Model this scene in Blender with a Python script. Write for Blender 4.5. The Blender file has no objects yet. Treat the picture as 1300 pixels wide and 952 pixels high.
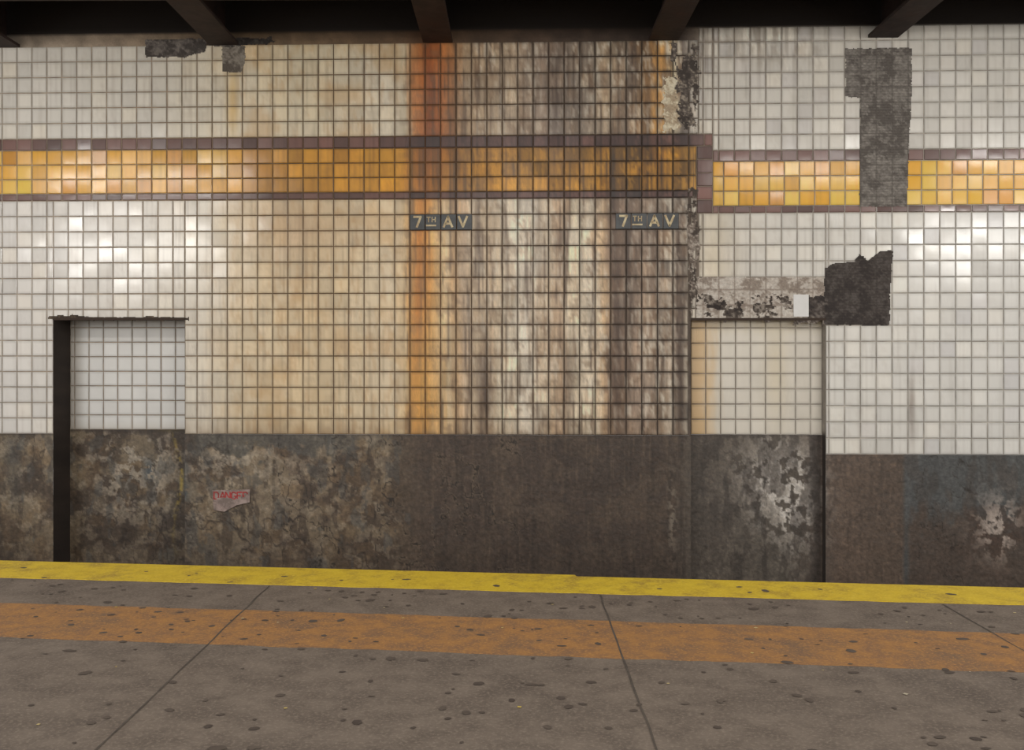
import bpy, math, numpy as np
from mathutils import Vector
sc=bpy.context.scene
sc.view_settings.view_transform='Standard'
TH=math.radians(2.0)
# ---------- noise ----------
_T={}
def vn(x,y,seed):
    if seed not in _T: _T[seed]=np.random.RandomState(seed).rand(256,256)
    T=_T[seed]; xi=np.floor(x).astype(int); yi=np.floor(y).astype(int)
    fx=x-xi; fy=y-yi; fx=fx*fx*(3-2*fx); fy=fy*fy*(3-2*fy)
    a=T[xi&255,yi&255]; b=T[(xi+1)&255,yi&255]; c=T[xi&255,(yi+1)&255]; d=T[(xi+1)&255,(yi+1)&255]
    return (a*(1-fx)+b*fx)*(1-fy)+(c*(1-fx)+d*fx)*fy
def fbm(x,y,seed,o=4):
    s=0;a=.5;t=0
    for i in range(o):
        s=s+a*vn(x*2**i+7.3*i,y*2**i+3.1*i,seed+i); t+=a; a*=.55
    return s/t
def sm(x,a,b): 
    t=np.clip((x-a)/(b-a),0,1); return t*t*(3-2*t)
def keys(q,K):
    xs=[k[0] for k in K]
    return np.stack([np.interp(q,xs,[k[1][i]/255 for k in K]) for i in range(3)],-1)
def mix(c,col,f):
    f=np.clip(f,0,1)[...,None]; return c*(1-f)+np.array(col)/255*f
def lin(c):
    c=np.clip(c,0,1); return np.where(c<=.04045,c/12.92,((c+.055)/1.055)**2.4)
def srgb(*c): return tuple(float(v) for v in lin(np.array(c)/255))+(1,)
# wall design units: 125 units = 1 m along wall; r grows downward, r=450 is eye height
def Q(px):
    u=(px-650)/1250; return 650+125*10*u/(1+u*math.tan(TH))/math.cos(TH)
def R(px,py):
    u=(px-650)/1250; return 450+(py-450)/(1+u*math.tan(TH))
def loc(q,r): return (q-650)/125, 1.6+(450-r)/125

LOW=[(-200,(216,213,208)),(0,(219,215,210)),(150,(219,213,204)),(255,(217,207,190)),(300,(214,196,166)),(400,(212,190,154)),(500,(218,200,170)),
(513,(210,184,144)),(521,(206,156,92)),(532,(198,134,60)),(545,(206,146,72)),(556,(214,172,114)),(566,(218,192,152)),(576,(194,158,114)),(590,(188,163,135)),(605,(205,184,154)),
(625,(194,170,140)),(640,(212,196,170)),(670,(224,210,190)),(695,(204,182,153)),(712,(180,150,120)),(722,(214,195,166)),(750,(222,205,180)),
(768,(200,170,134)),(780,(138,114,94)),(800,(146,124,105)),(815,(172,150,130)),(835,(138,121,104)),(850,(186,171,153)),(864,(100,86,74)),(874,(180,168,150)),
(890,(218,211,199)),(1050,(223,219,211)),(1300,(223,220,214))]
UP=[(-200,(210,206,197)),(0,(212,207,198)),(185,(209,203,192)),(290,(210,198,174)),(400,(212,198,170)),(490,(214,202,180)),(512,(200,186,160)),(522,(190,132,82)),(535,(172,100,48)),(545,(164,86,36)),
(560,(180,112,60)),(576,(158,112,72)),(590,(164,140,112)),(640,(180,160,134)),(690,(146,127,110)),(740,(130,116,101)),(770,(168,147,121)),(800,(124,108,92)),
(815,(146,110,72)),(828,(202,150,82)),(842,(190,144,86)),(850,(200,185,155)),(866,(110,98,88)),(884,(190,182,170)),(900,(215,209,198)),(1300,(220,216,208))]
AMP=[(-200,.02),(0,.02),(270,.05),(505,.08),(520,.2),(580,.22),(700,.24),(770,.3),(860,.38),(882,.22),(893,.04),(1300,.015)]
def amp(q): return np.interp(q,[a[0] for a in AMP],[a[1] for a in AMP])
def G(q,r,cq,cr,sq,sr): return np.exp(-((q-cq)/sq)**2-((r-cr)/sr)**2)
def stain(q,r,tj=0.,tn=0.):
    qj=q+(fbm(q/25,r/70,11)-.5)*10+(fbm(q/5,r/110,13)-.5)*16+tn*1.2
    w=sm(r,170,270)[...,None]
    c=keys(qj,UP)*(1-w)+keys(qj,LOW)*w
    A=amp(qj)+.10*sm(r,110,50)*sm(q,590,620)*sm(q,1060,1000)
    qs=q+tj*5
    s=fbm(qs/5,r/70,21)*.5+fbm(qs/2,r/22,23)*.5
    c=c*(1+A*(s-.5)*2.0+A*tn*.16)[...,None]
    dk=sm(fbm(q/2.6,r/110,31),.57,.72)*A*2.6
    c=mix(c,(82,64,50),dk)
    pk=sm(fbm(q/9,r/11,33,5),.56,.68)*A*1.5
    c=mix(c,(112,90,70),pk)
    br=sm(fbm(qs/5,r/50,35),.52,.72)*A*1.6*sm(q,585,600)*sm(q,880,860)
    c=mix(c,(140,106,74),br*.6)
    pl=sm(fbm(qs/3.5,r/18,41),.53,.68)*A*1.5*sm(q,560,610)
    c=mix(c,(228,219,201),pl)
    b=fbm(q/55,r/40,51)
    m=sm(q,230,330)*sm(q,520,500)
    c=mix(c,(194,158,112),m*sm(b,.45,.75)*.5)
    c=mix(c,(180,146,108),m*G(q,r,370,290,60,40)*.5)
    c=mix(c,(180,142,100),m*sm(fbm(qs/5,r/18,53),.5,.8)*.35)
    c=mix(c,(205,165,95),G(q,r,292,125,7,45)*.65)
    for (cq,cr,sq,sr,f) in [(614,520,6,60,.65),(612,480,14,70,.3),(722,500,5,60,.55),(783,430,8,170,.7),(800,330,12,90,.3),(862,470,6,140,.65),(1150,520,4,40,.35),(606,300,4,90,.4),(829,320,6,80,.5),(518,540,4,30,.6),(705,110,10,60,.4),(822,120,5,80,.35),(545,120,4,60,.4),(553,200,3,60,.35),(575,230,5,120,.3),(778,250,4,80,.6),(520,300,2.5,100,.4),(640,290,3,50,.35),(684,300,3,70,.3)]:
        c=mix(c,(66,48,37),G(q,r,cq,cr,sq,sr)*f*(.3+1.3*fbm(q/3,r/22,61)))
    c=mix(c,(222,180,106),G(q,r,536,490,14,100)*.5)
    c=mix(c,(188,116,44),G(q,r,531,340,6,120)*.65*(.4+fbm(q/3,r/40,67)))
    nt=sm(q,895,880)*sm(q,40,260)
    c=mix(c,(120,95,70),nt*sm(r,525,556)*.35*fbm(q/8,r/20,66)*1.6)
    return c,A
MO=[(-200,(150,137,122)),(0,(154,141,126)),(200,(142,124,104)),(300,(108,90,70)),(520,(94,74,56)),(700,(72,58,48)),(860,(56,46,40)),(890,(132,120,108)),(1050,(160,152,142)),(1400,(162,156,146))]
def grout(q,r):
    c=keys(q,MO)*(0.75+.5*fbm(q/12,r/12,71))[...,None]
    c=mix(c,(100,60,34),G(q,r,545,300,26,400)*.6)
    c=np.where((r<40)[...,None]+0*c>0,np.array([40,34,31])/255,c)
    return c

BK=[(-200,(88,75,61)),(0,(88,75,61)),(60,(100,86,70)),(235,(82,73,64)),(300,(110,96,80)),(350,(106,91,76)),(430,(102,87,71)),(500,(88,74,60)),(550,(77,63,53)),(700,(72,59,50)),
(855,(71,59,50)),(868,(90,79,68)),(880,(78,69,61)),(1000,(86,78,69)),(1043,(84,72,63)),(1060,(94,78,66)),(1138,(84,70,59)),(1143,(74,74,73)),(1300,(76,76,74))]
def base(q,r):
    c=keys(q,BK)
    n=fbm(q/22,r/24,81,5); n2=fbm(q/5,r/6,91); st=fbm(q/4,r/60,95); nv=fbm(q/12,r/34,97,6); n3=fbm(q/12,r/12,93,6); n5=fbm(q/32,r/26,103,7)
    mL=sm(q,530,480); cen=sm(q,520,560)*sm(q,880,850); mR=sm(q,1044,1050)
    c=mix(c,(138,122,98),mL*sm(n5,.49,.53)*.5)
    c=mix(c,(62,50,41),mL*sm(n5,.46,.42)*.6)
    c=mix(c,(60,48,38),mL*sm(nv,.54,.58)*.55)
    c=mix(c,(120,96,68),mL*sm(n,.54,.62)*.35)
    c=mix(c,(174,165,152),(G(q,r,150,600,60,60)+G(q,r,300,590,50,28)*.7)*sm(n2*.3+n3*.7,.50,.54)*.7)
    c=mix(c,(160,146,126),mL*sm(n3,.58,.61)*.4)
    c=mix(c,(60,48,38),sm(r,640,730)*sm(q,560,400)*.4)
    c=mix(c,(76,74,70),sm(q,235,250)*sm(q,540,380)*sm(r+60*(n-.5)+40*(n3-.5),578,568)*.7)
    c=mix(c,(74,74,73),sm(fbm(q/14,r/30,101),.63,.65)*sm(q,600,500)*.4)
    c=mix(c,(74,78,80),(G(q,r,222,600,8,60)*.9+G(q,r,165,605,7,16)+G(q,r,225,628,9,12))*sm(n2,.38,.44)+G(q,r,5,590,12,60)*.4)
    c=mix(c,(90,75,61),cen*sm(n5,.49,.56)*.45)
    c=mix(c,(56,45,38),cen*sm(nv,.52,.60)*.4)
    c=mix(c,(54,44,37),cen*sm(st,.54,.68)*.3)
    c=mix(c,(104,87,69),cen*sm(fbm(q/3,r/50,99),.6,.70)*.3)
    c=mix(c,(116,98,80),G(q,r,648,600,14,60)*sm(nv,.4,.6)*.5)
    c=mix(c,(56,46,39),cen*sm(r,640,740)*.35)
    c=mix(c,(190,182,173),(G(q,r,982,605,42,58)+G(q,r,1012,640,28,58))*sm(n2*.35+n3*.65,.43,.49)*.95)
    c=mix(c,(110,100,88),sm(q,880,890)*sm(q,1044,1040)*sm(n3,.55,.60)*.35)
    c=mix(c,(54,47,42),sm(q,880,890)*sm(q,1044,1040)*sm(nv,.53,.60)*.45)
    c=mix(c,(58,50,45),sm(q,1025,1036)*sm(q,1044,1040)*.6)
    c=mix(c,(122,101,84),mR*sm(q,1143,1138)*sm(n2*.4+nv*.6,.54,.60)*.45)
    c=mix(c,(62,52,45),mR*sm(nv,.5,.58)*.35)
    c=mix(c,(76,62,52),mR*sm(q,1143,1150)*sm(r+90*(nv-.5)+50*(n3-.5),632,672)*.85)
    c=mix(c,(66,48,38),G(q,r,1257,668,42,50)*sm(n,.5,.44)*.6)
    c=mix(c,(166,152,141),G(q,r,1257,665,28,38)*sm(n2*.4+n3*.6,.47,.52)*1.1)
    y=G(q,r,203+6*np.sin(r/23),610,2.6,75)*sm(n2,.42,.52)
    c=mix(c,(164,140,62),y*.8)
    c=mix(c,(160,140,70),G(q,r,190,549,16,3)*.7)
    c=c*(1+(st-.5)*(.18+.2*cen))[...,None]
    c=c*(1+(fbm(q/3,r/3,121,3)-.5)*.45)[...,None]
    cr=np.abs(fbm(q/38,r/50,131,5)-.5); cr2=np.abs(fbm(q/55,r/90,141,4)-.5)
    cm=np.maximum(np.maximum(sm(q,330,350)*sm(q,700,650),sm(q,1150,1160)*sm(q,1235,1225)*.8),sm(q,90,110)*sm(q,330,300)*.6)
    c=mix(c,(122,104,84),sm(cr,.026,.012)*sm(q,480,520)*sm(q,680,640)*.4)
    c=mix(c,(38,30,24),sm(cr,.011,.003)*cm*.85)
    c=mix(c,(40,31,25),sm(cr2,.008,.002)*(.4+.4*mL)*.7)
    c=mix(c,(40,32,28),sm(r,554+5*n2,549)*.6*(q<1040))
    c=mix(c,(38,30,26),G(q,r,865,650,5,300)*.5*sm(st,.3,.6))
    c=mix(c,(156,145,128),G(q,r,852,650,6,60)*sm(n2,.5,.6)*.55)
    return c
# ---------- materials ----------
def newmat(n):
    m=bpy.data.materials.new(n); m.use_nodes=True; nt=m.node_tree
    return m,nt,nt.nodes['Principled BSDF']
def noise(nt,scale,vec=(1,1,1),detail=4,rough=.6):
    tc=nt.nodes.new('ShaderNodeTexCoord'); mp=nt.nodes.new('ShaderNodeMapping'); mp.inputs['Scale'].default_value=vec
    n=nt.nodes.new('ShaderNodeTexNoise'); n.inputs['Scale'].default_value=scale; n.inputs['Detail'].default_value=detail; n.inputs['Roughness'].default_value=rough
    nt.links.new(tc.outputs['Object'],mp.inputs['Vector']); nt.links.new(mp.outputs[0],n.inputs['Vector']); return n.outputs['Fac']
def rng(nt,fac,a,b,c,d):
    m=nt.nodes.new('ShaderNodeMapRange'); nt.links.new(fac,m.inputs[0])
    for i,v in enumerate((a,b,c,d)): m.inputs[i+1].default_value=v
    return m.outputs[0]
def mixc(nt,fac,a,b,mode='MIX'):
    m=nt.nodes.new('ShaderNodeMix'); m.data_type='RGBA'; m.blend_type=mode
    for i,v in ((0,fac),(6,a),(7,b)):
        if isinstance(v,bpy.types.NodeSocket): nt.links.new(v,m.inputs[i])
        else: m.inputs[i].default_value=v
    return m.outputs[2]
def bump(nt,b,h,s,d=.01):
    n=nt.nodes.new('ShaderNodeBump'); n.inputs['Strength'].default_value=s; n.inputs['Distance'].default_value=d
    nt.links.new(h,n.inputs['Height']); nt.links.new(n.outputs[0],b.inputs['Normal'])
def attr_mat(name,streak,rough,bstr,fine):
    m,nt,b=newmat(name)
    at=nt.nodes.new('ShaderNodeAttribute'); at.attribute_name='Col'
    col=at.outputs['Color']
    n=noise(nt,1,(60,60,60) if not streak else (90,14,18),5,.7)
    if streak:
        ra=nt.nodes.new('ShaderNodeAttribute'); ra.attribute_name='Rough'
        v=rng(nt,n,.3,.7,1-fine,1+fine)
        vc=nt.nodes.new('ShaderNodeCombineColor')
        for i in range(3): nt.links.new(v,vc.inputs[i])
        mul=mixc(nt,1.0,col,vc.outputs[0],'MULTIPLY')
        f=rng(nt,ra.outputs['Fac'],.18,.4,.0,1)
        col=mixc(nt,f,col,mul)
        nt.links.new(ra.outputs['Fac'],b.inputs['Roughness'])
        bump(nt,b,noise(nt,9,(1,1,1),1),.08,.003)
    else:
        v=rng(nt,n,.3,.7,1-fine,1+fine)
        vc=nt.nodes.new('ShaderNodeCombineColor')
        for i in range(3): nt.links.new(v,vc.inputs[i])
        col=mixc(nt,1.0,col,vc.outputs[0],'MULTIPLY')
        b.inputs['Roughness'].default_value=rough
        bump(nt,b,noise(nt,25,(1,1,1),6),bstr,.01)
    nt.links.new(col,b.inputs['Base Color'])
    return m
M_tile=attr_mat('glazed_tile',True,.1,.1,.18)
M_grout=attr_mat('grout',False,.9,.2,.12)
M_base=attr_mat('painted_concrete',False,.55,.5,.2)
M_mortar=attr_mat('exposed_mortar',False,.9,.7,.25)
def flat_mat(name,c1,c2,scale,rough,a=.4,b_=.6,bs=.3,vec=(1,1,1),c3=None,s3=3,spec=None,speck=None):
    m,nt,b=newmat(name)
    f=rng(nt,noise(nt,scale,vec,6,.65),a,b_,0,1)
    c=mixc(nt,f,srgb(*c1),srgb(*c2))
    if c3:
        f3=rng(nt,noise(nt,s3,(1,1,1),8,.75),.5,.68,0,.8); c=mixc(nt,f3,c,srgb(*c3))
    if speck:
        f4=rng(nt,noise(nt,55,(1,1,1),3,.7),.5,.66,0,.7); c=mixc(nt,f4,c,srgb(*speck))
    nt.links.new(c,b.inputs['Base Color']); b.inputs['Roughness'].default_value=rough
    if spec is not None: b.inputs['Specular IOR Level'].default_value=spec
    if bs: bump(nt,b,noise(nt,scale*3,vec,4),bs,.005)
    return m
# ---------- mesh helpers ----------
def mkobj(name,V,F,mat,parent=None,cols=None,rough=None,smooth=False):
    me=bpy.data.meshes.new(name); me.from_pydata([tuple(v) for v in np.asarray(V).tolist()],[],[tuple(f) for f in (F.tolist() if hasattr(F,'tolist') else F)])
    if cols is not None:
        a=me.color_attributes.new('Col','FLOAT_COLOR','POINT')
        a.data.foreach_set('color',np.concatenate([lin(cols),np.ones((len(cols),1))],1).astype(np.float32).ravel())
    if rough is not None:
        a=me.attributes.new('Rough','FLOAT','POINT'); a.data.foreach_set('value',np.asarray(rough,dtype=np.float32))
    me.materials.append(mat); me.update()
    o=bpy.data.objects.new(name,me); sc.collection.objects.link(o)
    if smooth: me.polygons.foreach_set('use_smooth',[True]*len(me.polygons))
    if parent: o.parent=parent
    return o
def empty(name,l=(0,0,0),rz=0):
    e=bpy.data.objects.new(name,None); e.location=l; e.rotation_euler[2]=rz; sc.collection.objects.link(e); return e
wall=empty('wall_back',(0,10,0),-TH)

class Acc:
    def __init__(s): s.V=[];s.F=[];s.C=[];s.R=[];s.n=0
    def add(s,V,F,C,Rr=None):
        s.V.append(V); s.F.append(F+s.n); s.C.append(C); s.n+=len(V)
        if Rr is not None: s.R.append(Rr)
    def obj(s,name,mat,parent,smooth=False):
        return mkobj(name,np.concatenate(s.V),np.concatenate(s.F),mat,parent,np.concatenate(s.C),np.concatenate(s.R) if s.R else None,smooth)
def gridF(nx,ny):
    i,j=np.meshgrid(np.arange(nx-1),np.arange(ny-1),indexing='ij'); a=(i*ny+j).ravel()
    return np.stack([a,a+1,a+ny+1,a+ny],1)
def grid(acc,q0,q1,r0,r1,step,off,fn,disp=0):
    nx=max(2,int((q1-q0)/step)+1); ny=max(2,int((r1-r0)/step)+1)
    q,r=np.meshgrid(np.linspace(q0,q1,nx),np.linspace(r0,r1,ny),indexing='ij')
    q=q.ravel(); r=r.ravel(); x,z=loc(q,r); y=np.full_like(x,off)
    if disp: y=y-disp*(fbm(q/16,r/16,151)-.5)
    acc.add(np.stack([x,y,z],1),gridF(nx,ny),fn(q,r))
NL=(Q(68),Q(235),404,.36); NR=(Q(877),Q(1048),405.5,.12)
BOT=800; XL,XR=-260,1560; B1=552; B2=575
g=Acc(); GO=-.0025
def gf(q,r): return grout(q,r)
grid(g,XL,NL[0],-60,B1,4,GO,gf); grid(g,NL[0],NL[1],-60,NL[2],4,GO,gf); grid(g,NL[1],NR[0],-60,B1,4,GO,gf)
grid(g,NR[0],NR[1],-60,NR[2],4,GO,gf); grid(g,NR[1],XR,-60,B2,4,GO,gf)
grid(g,NL[0],NL[1],NL[2],B1,4,NL[3]+GO,gf); grid(g,NR[0],NR[1],NR[2],B1,4,NR[3]+GO,gf)
g.obj('grout_bed',M_grout,wall)
b=Acc()
bo=-.008
grid(b,XL,NL[0],B1,BOT,1.3,bo,base,.006); grid(b,NL[1],NR[0],B1,BOT,1.3,bo,base,.006); grid(b,NR[1],XR,B2,BOT,1.3,bo,base,.006)
grid(b,NL[0],NL[1],B1-2,BOT,1.3,NL[3]+bo,base,.006); grid(b,NR[0],NR[1],B1,BOT,1.3,NR[3]+bo,base,.006)
b.obj('painted_dado',M_base,wall)
def quadstrip(acc,p,qv,off0,off1,r0,r1,fn,n=60):
    rr=np.linspace(r0,r1,n)
    rr2=np.repeat(rr,2); off=np.tile([off0,off1],n); x,z=loc(np.full(2*n,qv),rr2)
    i=np.arange(n-1)*2; F=np.stack([i,i+1,i+3,i+2],1)
    if p: F=F[:,::-1]
    acc.add(np.stack([x,off,z],1),F,fn(np.full(2*n,qv)+off*125,rr2))
j=Acc()
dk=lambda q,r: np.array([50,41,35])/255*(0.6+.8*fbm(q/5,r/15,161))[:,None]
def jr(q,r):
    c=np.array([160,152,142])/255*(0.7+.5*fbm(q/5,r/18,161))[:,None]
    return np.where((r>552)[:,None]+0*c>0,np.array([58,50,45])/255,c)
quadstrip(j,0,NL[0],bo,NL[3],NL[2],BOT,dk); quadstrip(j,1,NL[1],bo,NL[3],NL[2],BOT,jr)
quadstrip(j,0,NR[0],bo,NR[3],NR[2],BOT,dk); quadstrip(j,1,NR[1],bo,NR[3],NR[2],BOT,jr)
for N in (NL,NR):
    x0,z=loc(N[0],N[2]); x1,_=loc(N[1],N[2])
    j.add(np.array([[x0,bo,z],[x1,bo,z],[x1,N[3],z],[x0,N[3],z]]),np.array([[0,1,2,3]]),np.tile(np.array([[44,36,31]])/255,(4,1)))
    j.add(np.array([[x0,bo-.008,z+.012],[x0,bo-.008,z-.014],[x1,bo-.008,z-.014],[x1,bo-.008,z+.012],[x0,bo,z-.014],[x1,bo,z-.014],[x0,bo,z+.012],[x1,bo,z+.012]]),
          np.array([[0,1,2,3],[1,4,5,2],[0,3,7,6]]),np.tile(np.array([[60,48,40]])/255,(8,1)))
j.obj('niche_reveals',M_grout,wall)
# ---------- tiles ----------
RS=np.random.RandomState(5)
tiles=Acc()
def tile_cols(kind,q,r,tr):
    c,A=stain(q,r,tr[1],tr[0])
    t=c/(np.array([214,209,203])/255)
    if kind=='white':
        yl=max(0,tr[0]-.5)*.02*(1 if q.mean()<885 else .5)
        c=c*(1+tr[0]*.02)*np.array([1,1-yl*.4,1-yl*1.2])
        if q.mean()>885:
            if tr[1]>.93: c=c*np.array([.96,.96,.975])
            c=c*(1-.04*fbm(q/30,r/30,171))[:,None]
            c=mix(c,(205,178,128),G(q,r,905,330,25,90)*.25)
            c=mix(c,(150,140,128),sm(r,110,45)*sm(q,1060,1020)*sm(fbm(q/3,r/50,173),.45,.65)*.5)
    elif kind=='orange':
        o=np.array([222,162,30])/255
        if tr[1]>.76: o=np.array([228,180,70])/255
        elif tr[1]<.18: o=np.array([208,142,14])/255
        if 300<q.mean()<885: o=np.array([214,154,42])/255*(1+tr[0]*.03)
        tl=t.mean(1,keepdims=True); c=o*np.clip(t*.35+tl*.65,0,1.05)*(1+tr[0]*.03)
    else:
        o=np.array([108,76,68])/255
        tl=t.mean(1,keepdims=True); c=o*np.clip(t*.3+tl*.7,0,1.1)**.8*(1+tr[0]*.10)
    return np.clip(c,0,.9),A
UU=[.12,.24,.37,.5,.63,.76,.88]; VV=[.2,.4,.6,.8]
def add_tile(q0,q1,r0,r1,off,kind,fill=None):
    gp=.55
    if q1-q0<3 or r1-r0<3: return
    q0+=gp;q1-=gp;r0+=gp;r1-=gp
    w=q1-q0;h=r1-r0
    eq=.55/w; er=.55/h
    u=np.array([0,eq]+UU+[1-eq,1]); v=np.array([0,er]+VV+[1-er,1])
    if eq>.1: u=np.linspace(0,1,11)
    U,Vv=np.meshgrid(u,v,indexing='ij'); U=U.ravel();Vv=Vv.ravel()
    q=q0+U*w; r=r0+Vv*h; x,z=loc(q,r)
    edge=(U==0)|(U==1)|(Vv==0)|(Vv==1)
    tx,tz=RS.normal(0,.011,2)
    y=off-.008+(U-.5)*w/125*tx+(Vv-.5)*h/125*tz+np.where(edge,.0035,0)-.0003*np.sin(U*3.14)*np.sin(Vv*3.14)
    tr=(float(np.clip(RS.normal(),-2,2)),RS.rand())
    c,A=tile_cols(kind,q,r,tr)
    if fill: c=fill(c,q,r); A=A*.4
    ed=np.minimum(np.minimum(U,1-U)*w,np.minimum(Vv,1-Vv)*h)
    c=c*(1-(.08+A*.5)*sm(ed,2.6,0))[:,None]
    rough=np.clip(.10+A*1.0+.12*RS.rand()**2,.08,.5)
    tiles.add(np.stack([x,y,z],1),gridF(11,8),c,rough)
def region(qa,qb,ra,rb,cq,pq,r0,pr,kind,off=0,fill=None):
    i0=math.floor((qa-cq)/pq); i1=math.ceil((qb-cq)/pq); j0=math.floor((ra-r0)/pr+1e-6); j1=math.ceil((rb-r0)/pr-1e-6)
    for i in range(i0,i1):
        for jj in range(j0,j1):
            a=max(qa,cq+i*pq); bq=min(qb,cq+(i+1)*pq); c=max(ra,r0+jj*pr); d=min(rb,r0+(jj+1)*pr)
            add_tile(a,bq,c,d,off,kind,fill)
P=19.6; C1=520
PR1=20.0
region(XL,885,53,172,C1,P,172,19.8,'white')
region(XL,903,172,187,C1,P,172,15,'brown')
region(XL,883,187,243,C1,P,187,18.67,'orange')
region(883,903,187,272,883,20,187,17,'brown')
region(XL,883,243,252,C1,P,243,9,'brown')
region(XL,NL[0],252,B1,C1,P,252,PR1,'white'); region(NL[0],NL[1],252,NL[2],NL[0]-.01,19.55,252,PR1,'white')
region(NL[1],NR[0],252,B1,C1,P,252,PR1,'white'); region(NR[0],883,252,NR[2],C1,P,252,PR1,'white')
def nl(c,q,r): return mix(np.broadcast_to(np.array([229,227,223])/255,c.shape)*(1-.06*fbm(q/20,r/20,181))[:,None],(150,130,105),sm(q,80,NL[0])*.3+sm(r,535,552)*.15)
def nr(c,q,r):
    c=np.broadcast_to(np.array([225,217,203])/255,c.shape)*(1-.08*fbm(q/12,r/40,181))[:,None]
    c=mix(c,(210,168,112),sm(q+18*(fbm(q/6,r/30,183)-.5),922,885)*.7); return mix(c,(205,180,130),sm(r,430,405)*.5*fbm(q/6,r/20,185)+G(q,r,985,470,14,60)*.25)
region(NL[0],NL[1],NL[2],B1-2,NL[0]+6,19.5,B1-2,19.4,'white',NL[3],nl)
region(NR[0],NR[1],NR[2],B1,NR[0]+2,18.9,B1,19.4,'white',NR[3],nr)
C2=Q(1092)
region(885,903,38,172,C2,P,193,19.5,'white'); region(903,XR,38,193,C2,P,193,19.5,'white')
region(903,XR,193,207,C2,P,193,14,'brown'); region(903,XR,207,263,C2,18.9,207,18.67,'orange'); region(903,XR,263,272,C2,P,263,9,'brown')
region(885,NR[1],272,NR[2],C2,P,272,20.2,'white'); region(NR[1],XR,272,B2,C2,P,272,20.2,'white')
tiles.obj('glazed_tiles',M_tile,wall)
# ---------- mortar patches ----------
def inpoly(q,r,poly):
    ins=np.zeros(q.shape,bool); n=len(poly)
    for i in range(n):
        x1,y1=poly[i]; x2,y2=poly[(i+1)%n]
        cond=((y1>r)!=(y2>r))&(q<(x2-x1)*(r-y1)/((y2-y1) if y2!=y1 else 1e-9)+x1)
        ins^=cond
    return ins
pat=Acc()
def patch(poly,fn,off=-.0115,jit=3,step=1.2,hole=None):
    poly=[(Q(a),R(a,c)) for a,c in poly]
    q0=min(p[0] for p in poly)-4;q1=max(p[0] for p in poly)+4;r0=min(p[1] for p in poly)-4;r1=max(p[1] for p in poly)+4
    nx=int((q1-q0)/step)+1; ny=int((r1-r0)/step)+1
    q,r=np.meshgrid(np.linspace(q0,q1,nx),np.linspace(r0,r1,ny),indexing='ij'); q=q.ravel();r=r.ravel()
    F=gridF(nx,ny); cq=q[F].mean(1); cr=r[F].mean(1)
    dq=cq+(fbm(cq/6,cr/6,191)-.5)*2*jit; dr=cr+(fbm(cq/6,cr/6,197)-.5)*2*jit
    k=inpoly(dq,dr,poly)
    if hole is not None: k&=~hole(cq,cr)
    F=F[k]; used=np.unique(F); mp=-np.ones(len(q),int); mp[used]=np.arange(len(used)); F=mp[F]; q=q[used]; r=r[used]
    x,z=loc(q,r); y=off-.004*(fbm(q/5,r/5,201)-.5)
    pat.add(np.stack([x,y,z],1),F,fn(q,r))
def grey(b1,d1,l1,gridl=0,ridge=0):
    def f(q,r):
        n=fbm(q/14,r/14,211); n2=fbm(q/3,r/2.4,221); c=np.broadcast_to(np.array(b1)/255,(len(q),3)).copy()
        c=mix(c,d1,sm(n*.6+n2*.4,.52,.40)*.8); c=mix(c,l1,sm(n*.4+n2*.6,.52,.64)*.7)
        if ridge: c=c*(1+ridge*np.sin(r*1.9+3*n))[:,None]
        if gridl:
            gl=np.minimum(np.abs(((q-C2)/P+.5)%1-.5),np.abs(((r-193)/19.5+.5)%1-.5)); c=mix(c,d1,sm(gl,.06,.02)*gridl)
        return c
    return f
patch([(1073,62),(1157,61),(1157,120),(1153,190),(1151,262),(1091,262),(1092,125),(1073,123)],grey((114,108,102),(84,78,73),(142,136,128),.6,.08),jit=1.0)
patch([(884,352),(1046,352),(1046,406),(884,406)],grey((184,174,163),(132,119,108),(202,195,186),.7),jit=1.2)
patch([(884,374),(905,378),(930,382),(960,378),(985,374),(1006,380),(1007,404),(1046,400),(1046,409),(884,408)],grey((74,65,59),(42,36,34),(170,160,148)),off=-.014,jit=8,hole=lambda q,r:fbm(q/12,r/10,231)>.52)  # black mortar flakes; their lower rim also paints the lintel's shadow line
patch([(1046,340),(1062,334),(1085,333),(1091,322),(1101,331),(1117,319),(1133,318),(1131,340),(1129,413),(1046,412)],grey((68,61,57),(50,44,42),(90,84,80),.3,.06),off=-.013,jit=2)
patch([(1024,375),(1050,378),(1050,404),(1024,402)],grey((70,62,58),(42,37,36),(120,112,105)),off=-.0145,jit=4)
patch([(185,51),(262,49),(262,66),(235,73),(185,73)],grey((92,85,80),(58,52,48),(120,112,104)),jit=2)
patch([(262,50),(345,48),(350,54),(300,60),(262,58)],grey((60,54,50),(42,37,34),(90,82,76)),jit=3)
patch([(282,58),(312,59),(311,80),(306,92),(283,92)],grey((118,110,100),(78,70,62),(140,132,120)),jit=1.5)
patch([(850,54),(886,54),(885,168),(868,168),(858,130),(856,90)],grey((96,87,80),(58,51,47),(176,164,146),.4),jit=6,hole=lambda q,r:fbm(q/7,r/16,241)>.58)
patch([(843,100),(858,100),(862,166),(843,166)],grey((206,194,168),(160,140,116),(222,212,190)),off=-.0125,jit=6)
patch([(872,240),(886,240),(884,262),(890,300),(882,404),(878,404),(872,300)],grey((120,108,98),(60,52,47),(190,180,168)),jit=4,hole=lambda q,r:fbm(q/5,r/14,251)>.55)
patch([(62,401),(90,400),(130,403),(200,402),(240,403),(240,406),(62,406)],grey((84,72,60),(50,42,36),(130,116,100)),jit=2.5)
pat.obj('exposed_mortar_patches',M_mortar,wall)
x0,z0=loc(Q(1007),R(1007,374)); x1,z1=loc(Q(1026),R(1026,402))
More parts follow.
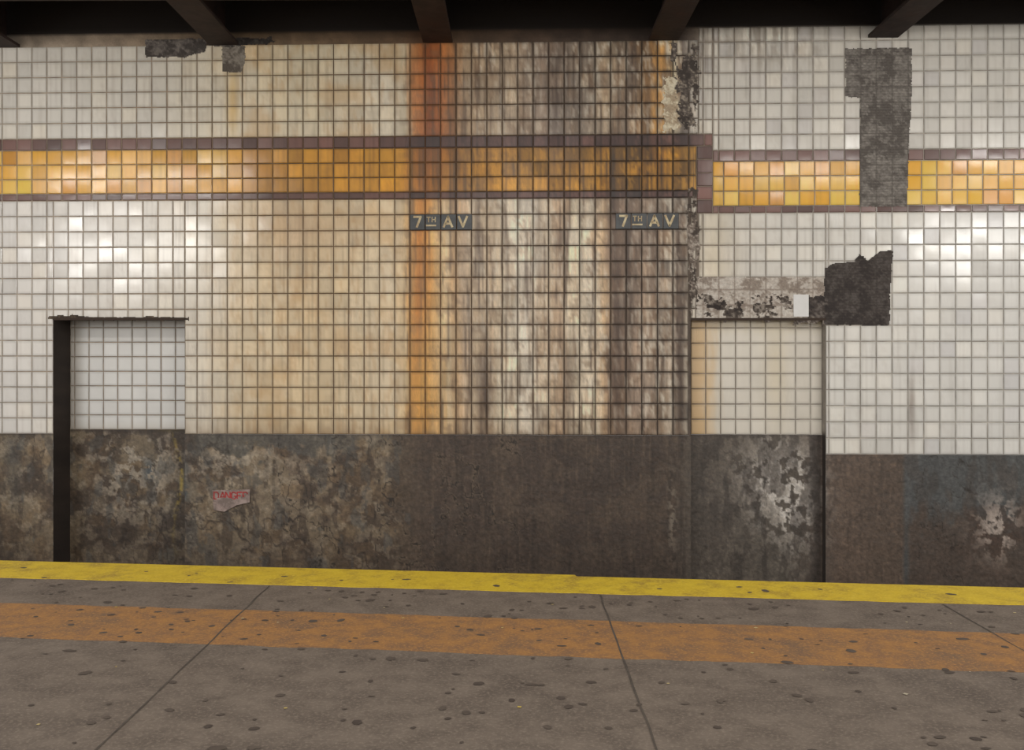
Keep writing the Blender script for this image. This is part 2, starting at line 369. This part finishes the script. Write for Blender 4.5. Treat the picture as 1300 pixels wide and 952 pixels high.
mkobj('remaining_tile',[[x0,-.013,z0],[x0,-.02,z1],[x1,-.02,z1],[x1,-.02,z0],[x0,-.008,z0],[x1,-.008,z0],[x0,-.008,z1],[x1,-.008,z1]],[(0,1,2,3),(4,0,3,5),(0,4,6,1),(3,2,7,5),(1,6,7,2)],flat_mat('white_glaze',(222,220,218),(214,212,208),3,.15),wall)
# ---------- signs ----------
def stroke(V,F,pts,w,ox,oz,s,y0,th=.004):
    for a,c in zip(pts[:-1],pts[1:]):
        a=np.array(a,float);c=np.array(c,float); d=c-a; L=np.hypot(*d); d/=L; n=np.array([-d[1],d[0]])*w/2; a2=a-d*w*.35; c2=c+d*w*.35
        P4=[a2+n,a2-n,c2-n,c2+n]; k=len(V)
        for yy in (y0-th,y0):
            for p in P4: V.append(((ox+p[0]*s),yy,(oz-p[1]*s)))
        F+= [(k,k+1,k+2,k+3),(k,k+4,k+5,k+1),(k+1,k+5,k+6,k+2),(k+2,k+6,k+7,k+3),(k+3,k+7,k+4,k)]
GL={'7':[[(0,0),(8,0),(3.5,12)]],'A':[[(0,12),(5,0),(10,12)],[(2,8.3),(8,8.3)]],'V':[[(0,0),(5,12),(10,0)]],
'T':[[(0,0),(8,0)],[(4,0),(4,12)]],'H':[[(0,0),(0,12)],[(8,0),(8,12)],[(0,6),(8,6)]],
'D':[[(0,0),(0,12),(5,12),(8,9),(8,3),(5,0),(0,0)]],'N':[[(0,12),(0,0),(8,12),(8,0)]],
'G':[[(8,2),(5,0),(2,0),(0,3),(0,9),(2,12),(6,12),(8,9),(8,7),(5,7)]],'E':[[(8,0),(0,0),(0,12),(8,12)],[(0,6),(6,6)]],'R':[[(0,12),(0,0),(6,0),(8,2),(8,5),(6,7),(0,7)],[(4,7),(8,12)]]}
M_navy=flat_mat('dark_blue_glazed_tile',(58,60,60),(42,43,44),8,.3); M_cream=flat_mat('cream_glazed_tile',(206,190,150),(170,146,108),12,.4)
for k,pxs in enumerate((520,781)):
    e=empty('station_name_sign'); e.parent=None
    e.location=(0,10,0); e.rotation_euler[2]=-TH
    V=[];F=[]; q0=Q(pxs)
    for i in range(4):
        a=q0+i*20+.4; c=a+19.4; xa,za=loc(a,271.6); xb,zb=loc(c,291.6); kk=len(V)
        V+=[(xa,-.009,za),(xa,-.009,zb),(xb,-.009,zb),(xb,-.009,za),(xa+.004,-.014,za-.004),(xa+.004,-.014,zb+.004),(xb-.004,-.014,zb+.004),(xb-.004,-.014,za-.004)]
        F+=[(kk+4,kk+5,kk+6,kk+7),(kk,kk+1,kk+5,kk+4),(kk+1,kk+2,kk+6,kk+5),(kk+2,kk+3,kk+7,kk+6),(kk+3,kk,kk+4,kk+7)]
    mkobj('sign_tiles',V,F,M_navy,e)
    V=[];F=[]
    for ch,dx,s,dz in (('7',6,1.05,275),('T',22.5,.5,275.5),('H',29,.5,275.5),('A',44,1.05,275),('V',63,1.05,275)):
        ox,oz=loc(q0+dx,dz)
        for st in GL[ch]: stroke(V,F,st,2.6 if s>1 else 2.4,ox,oz,s/125,-.014)
    ox,oz=loc(q0+22,286); stroke(V,F,[(0,0),(11.5,0)],2,ox,oz,1/125,-.014)
    mkobj('sign_letters',V,F,M_cream,e)
e=empty('danger_sign',(0,10,0),-TH)
V=[];F=[]
pl=[(270,622),(294,621.5),(318,621),(318,637),(301,641),(286,649),(272,647)]
ys=[-.014,-.014,-.016,-.03,-.022,-.028,-.016]
for (a,c),y in zip(pl,ys): x,z=loc(Q(a),R(a,c)); V.append((x,y,z))
F=[(0,6,5,1),(1,5,4,2),(2,4,3)]
o=mkobj('sign_sheet',V,F,flat_mat('faded_sign_sheet',(160,140,132),(118,102,94),14,.6),e); m=o.modifiers.new('t','SOLIDIFY'); m.thickness=.002
V=[];F=[]; ox,oz=loc(Q(272.5),R(290,624.5))
for i,ch in enumerate('DANGER'):
    for st in GL[ch]: stroke(V,F,st,2.2,ox+i*7.5/125,oz,.72/125,-.017,.002)
mkobj('sign_lettering',V,F,flat_mat('faded_red_paint',(176,56,56),(156,66,62),10,.6),e)
# ---------- platform ----------
PA=math.atan(.113)
def plat_obj(name,V,F,mat,parent=None):
    o=mkobj(name,V,F,mat,parent); o.location=(0,7.18,0); o.rotation_euler[2]=-PA; return o
def box(x0,x1,y0,y1,z0,z1):
    return [(x0,y0,z0),(x1,y0,z0),(x1,y1,z0),(x0,y1,z0),(x0,y0,z1),(x1,y0,z1),(x1,y1,z1),(x0,y1,z1)],[(0,3,2,1),(4,5,6,7),(0,1,5,4),(1,2,6,5),(2,3,7,6),(3,0,4,7)]
M_floor=flat_mat('platform_concrete',(120,108,97),(100,89,80),5,.8,.38,.62,.2,(1,1,1),(86,76,69),1.6,.3,(140,127,113))
M_yel=flat_mat('worn_yellow_paint',(212,182,48),(194,162,42),6,.7,.35,.65,.2,(1,1,1),(150,122,56),3,.3,(222,196,76))
M_or=flat_mat('worn_orange_paint',(160,116,70),(134,100,72),9,.8,.4,.6,.3,(1,1,1),(108,90,76),2.2,.3,(184,136,78))
ST=.46; SB=.045   # step in the platform edge
pz=[(-11,-12),(11,-12),(11,-SB),(ST,-SB),(ST,0),(-11,0)]
V=[(x,y,z) for z in (-1.2,0) for x,y in pz]; F=[(5,4,3,2,1,0),(6,7,8,9,10,11)]+[(i,(i+1)%6,(i+1)%6+6,i+6) for i in range(6)]
plat_obj('floor',V,F,M_floor)
def strip(name,n0,n1,mat,th,wob=.006,z0=0,edge=False):
    ts=np.linspace(-10.5,10.5,1400)
    a=-n0+ (0 if edge else 1)*wob*2*(fbm(ts*6,ts*0,301)-.5)*2; c=-n1+wob*2*(fbm(ts*6,ts*0+9,311)-.5)*2
    if edge:
        a=a-np.where(ts>ST,SB,0)-.012*np.clip(fbm(ts*5,ts*0+4,341)-.5,0,1)
    n=len(ts)
    V=np.concatenate([np.stack([ts,c,ts*0+z0],1),np.stack([ts,c,ts*0+z0+th],1),np.stack([ts,a,ts*0+z0+th],1),np.stack([ts,a,ts*0+z0],1)])
    i=np.arange(n-1); F=np.concatenate([np.stack([i,i+1,i+1+n,i+n],1),np.stack([i+n,i+1+n,i+1+2*n,i+2*n],1),np.stack([i+2*n,i+1+2*n,i+1+3*n,i+3*n],1)])
    return plat_obj(name,V,F,mat)
strip('yellow_edge_strip',-.005,.53,M_yel,.004,edge=True)
strip('orange_floor_stripe',1.2,1.92,M_or,.0015,.009)
V,F=box(-11,ST,0,.05,-.25,-.01); plat_obj('platform_rubbing_board',V,F,flat_mat('old_timber',(110,90,40),(60,48,34),5,.8))
V=[];F=[]
for X in (-6.3,-3.98,-1.68,.585,2.76,5.0):
    ye=7.18-.113*X-.56; ys=np.linspace(-3,ye,260); k=len(V)
    for y in ys:
        w=.003+.004*float(vn(np.array([y*8]),np.array([X]),321)[0]); xo=X+.012*(float(vn(np.array([y*4]),np.array([X]),331)[0])-.5)
        V+=[(xo-w,y,.0025),(xo+w,y,.0025)]
    for i in range(len(ys)-1): F.append((k+2*i,k+2*i+1,k+2*i+3,k+2*i+2))
mkobj('floor_joints',V,F,flat_mat('joint_filler',(70,61,54),(86,77,68),8,.9,bs=0))
rs=np.random.RandomState(12); V=[];F=[]
for i in range(2000):
    n=.2+ (7.2*rs.rand()**1.25); t=rs.uniform(-9,9)
    if n<.6 and rs.rand()<.6: continue
    rad=rs.uniform(.008,.023)*(1 if rs.rand()<.88 else 1.4); k=len(V); N=14; ph=rs.rand()*6.3; el=rs.uniform(.8,1.3)
    zt=.0056 if n<.58 else .0034
    V.append((t,-n,zt))
    for kx in range(N):
        a=kx*2*math.pi/N; rr=rad*(1+.15*math.sin(2*a+ph)+.08*math.sin(5*a+ph*2)); V.append((t+rr*el*math.cos(a),-n+rr*math.sin(a)/el,zt-.0006))
    for kx in range(N): F.append((k,k+1+kx,k+1+(kx+1)%N))
plat_obj('chewing_gum_spots',V,F,flat_mat('trodden_gum',(72,63,58),(102,91,82),2.5,.8,.3,.7,0,spec=.2))
V=[];F=[]
for i in range(60):
    n=rs.uniform(.6,3.5); t=rs.uniform(-6,6); w=rs.uniform(.004,.010); a=rs.rand()*3; k=len(V)
    for s1,s2 in ((-1,-1),(1,-1),(1,1),(-1,1)): V.append((t+w*(s1*math.cos(a)-s2*math.sin(a)),-n+w*(s1*math.sin(a)+s2*math.cos(a)),.004))
    F.append((k,k+1,k+2,k+3))
plat_obj('litter_flecks',V,F,flat_mat('paint_chips',(190,165,80),(180,170,150),1,.8,bs=0))
# ---------- track ----------
V,F=box(-12,12,6,10.9,-1.45,-1.25); mkobj('track_bed',V,F,flat_mat('ballast',(52,46,42),(36,32,30),20,.95))
prof=[(-.07,0),(.07,0),(.07,.012),(.01,.03),(.01,.11),(.035,.12),(.035,.15),(-.035,.15),(-.035,.12),(-.01,.11),(-.01,.03),(-.07,.012)]
M_rail=flat_mat('rail_steel',(84,66,54),(60,48,40),6,.5)
for yy in (7.95,9.3):
    V=[(x,yy+p[0],-1.25+p[1]) for x in (-11,11) for p in prof]; n=len(prof)
    F=[(i,(i+1)%n,(i+1)%n+n,i+n) for i in range(n)]+[tuple(range(n-1,-1,-1)),tuple(range(n,2*n))]
    mkobj('track_rail',V,F,M_rail)
# ---------- ceiling and steel ----------
V,F=box(-12,12,6.2,10.9,5.55,5.75); mkobj('ceiling',V,F,flat_mat('dark_void_ceiling',(26,22,20),(16,14,13),3,.95))  # near-black base colour stands in for the dark void above the beams
M_steel=flat_mat('rusty_painted_steel',(56,43,39),(36,29,27),6,.7,.4,.6,.5,(1,1,1),(68,44,36),3,.3)
def ibeam(name,p0,p1,zb,h,wf,tf=.03,tw=.03):
    p0=np.array(p0,float);p1=np.array(p1,float); d=p1-p0; d/=np.hypot(*d); n=np.array([d[1],-d[0]])
    pr=[(-wf/2,0),(wf/2,0),(wf/2,tf),(tw/2,tf),(tw/2,h-tf),(wf/2,h-tf),(wf/2,h),(-wf/2,h),(-wf/2,h-tf),(-tw/2,h-tf),(-tw/2,tf),(-wf/2,tf)]
    V=[(p[0]+n[0]*a,p[1]+n[1]*a,zb+c) for p in (p0,p1) for a,c in pr]; k=12
    F=[(i,i+k,(i+1)%k+k,(i+1)%k) for i in range(k)]+[tuple(range(k)),tuple(range(2*k-1,k-1,-1))]
    mkobj(name,V,F,M_steel)
for px in (-272,8,285,556,842,1120,1400):
    s=(Q(px)-650)/125; X=s*math.cos(TH); Y=10-s*math.sin(TH)
    ibeam('ceiling_beam',(X,Y-.02),(X,6.3),4.77,.78,.30)
ibeam('ceiling_girder',(-11.5,8.90),(11.5,8.72),4.80,.75,.14,.04)
# ---------- lights ----------
w=bpy.data.worlds.new('World'); sc.world=w; w.use_nodes=True
w.node_tree.nodes['Background'].inputs[0].default_value=(1,.97,.93,1); w.node_tree.nodes['Background'].inputs[1].default_value=.98  # ambient fill added to lift the indoor scene, no such source down here
def area_lamp(x,y,z,L,P,wd=.22):
    l=bpy.data.lights.new('fluorescent_or_fill_light','AREA'); l.shape='RECTANGLE'; l.size=L; l.size_y=wd; l.energy=P; l.color=(1,.97,.92)
    o=bpy.data.objects.new('fluorescent_or_fill_light',l); o.location=(x,y,z); d=Vector((0,10-y,1-z)); o.rotation_euler=d.to_track_quat('-Z','Y').to_euler(); sc.collection.objects.link(o)
area_lamp(-6.1,5,4.4,3.4,52,.18); area_lamp(-.15,5,4.4,.9,14,.18); area_lamp(3.9,5,4.4,2.2,26,.18); area_lamp(7.1,5,4.4,2.0,28,.18)
area_lamp(-10.8,-5,4.4,4.5,290,.3); area_lamp(0,-8,3.8,6,210,.4); area_lamp(11,-5,4.4,4.5,290,.3)  # middle one is an unseen fill, added to brighten the lower wall
# ---------- camera ----------
cd=bpy.data.cameras.new('camera'); cam=bpy.data.objects.new('camera',cd); sc.collection.objects.link(cam)
cam.location=(0,0,1.6); cam.rotation_euler=(math.radians(90),0,0); cd.sensor_width=36; cd.lens=1250/1300*36; cd.shift_y=-26/1300
sc.camera=cam
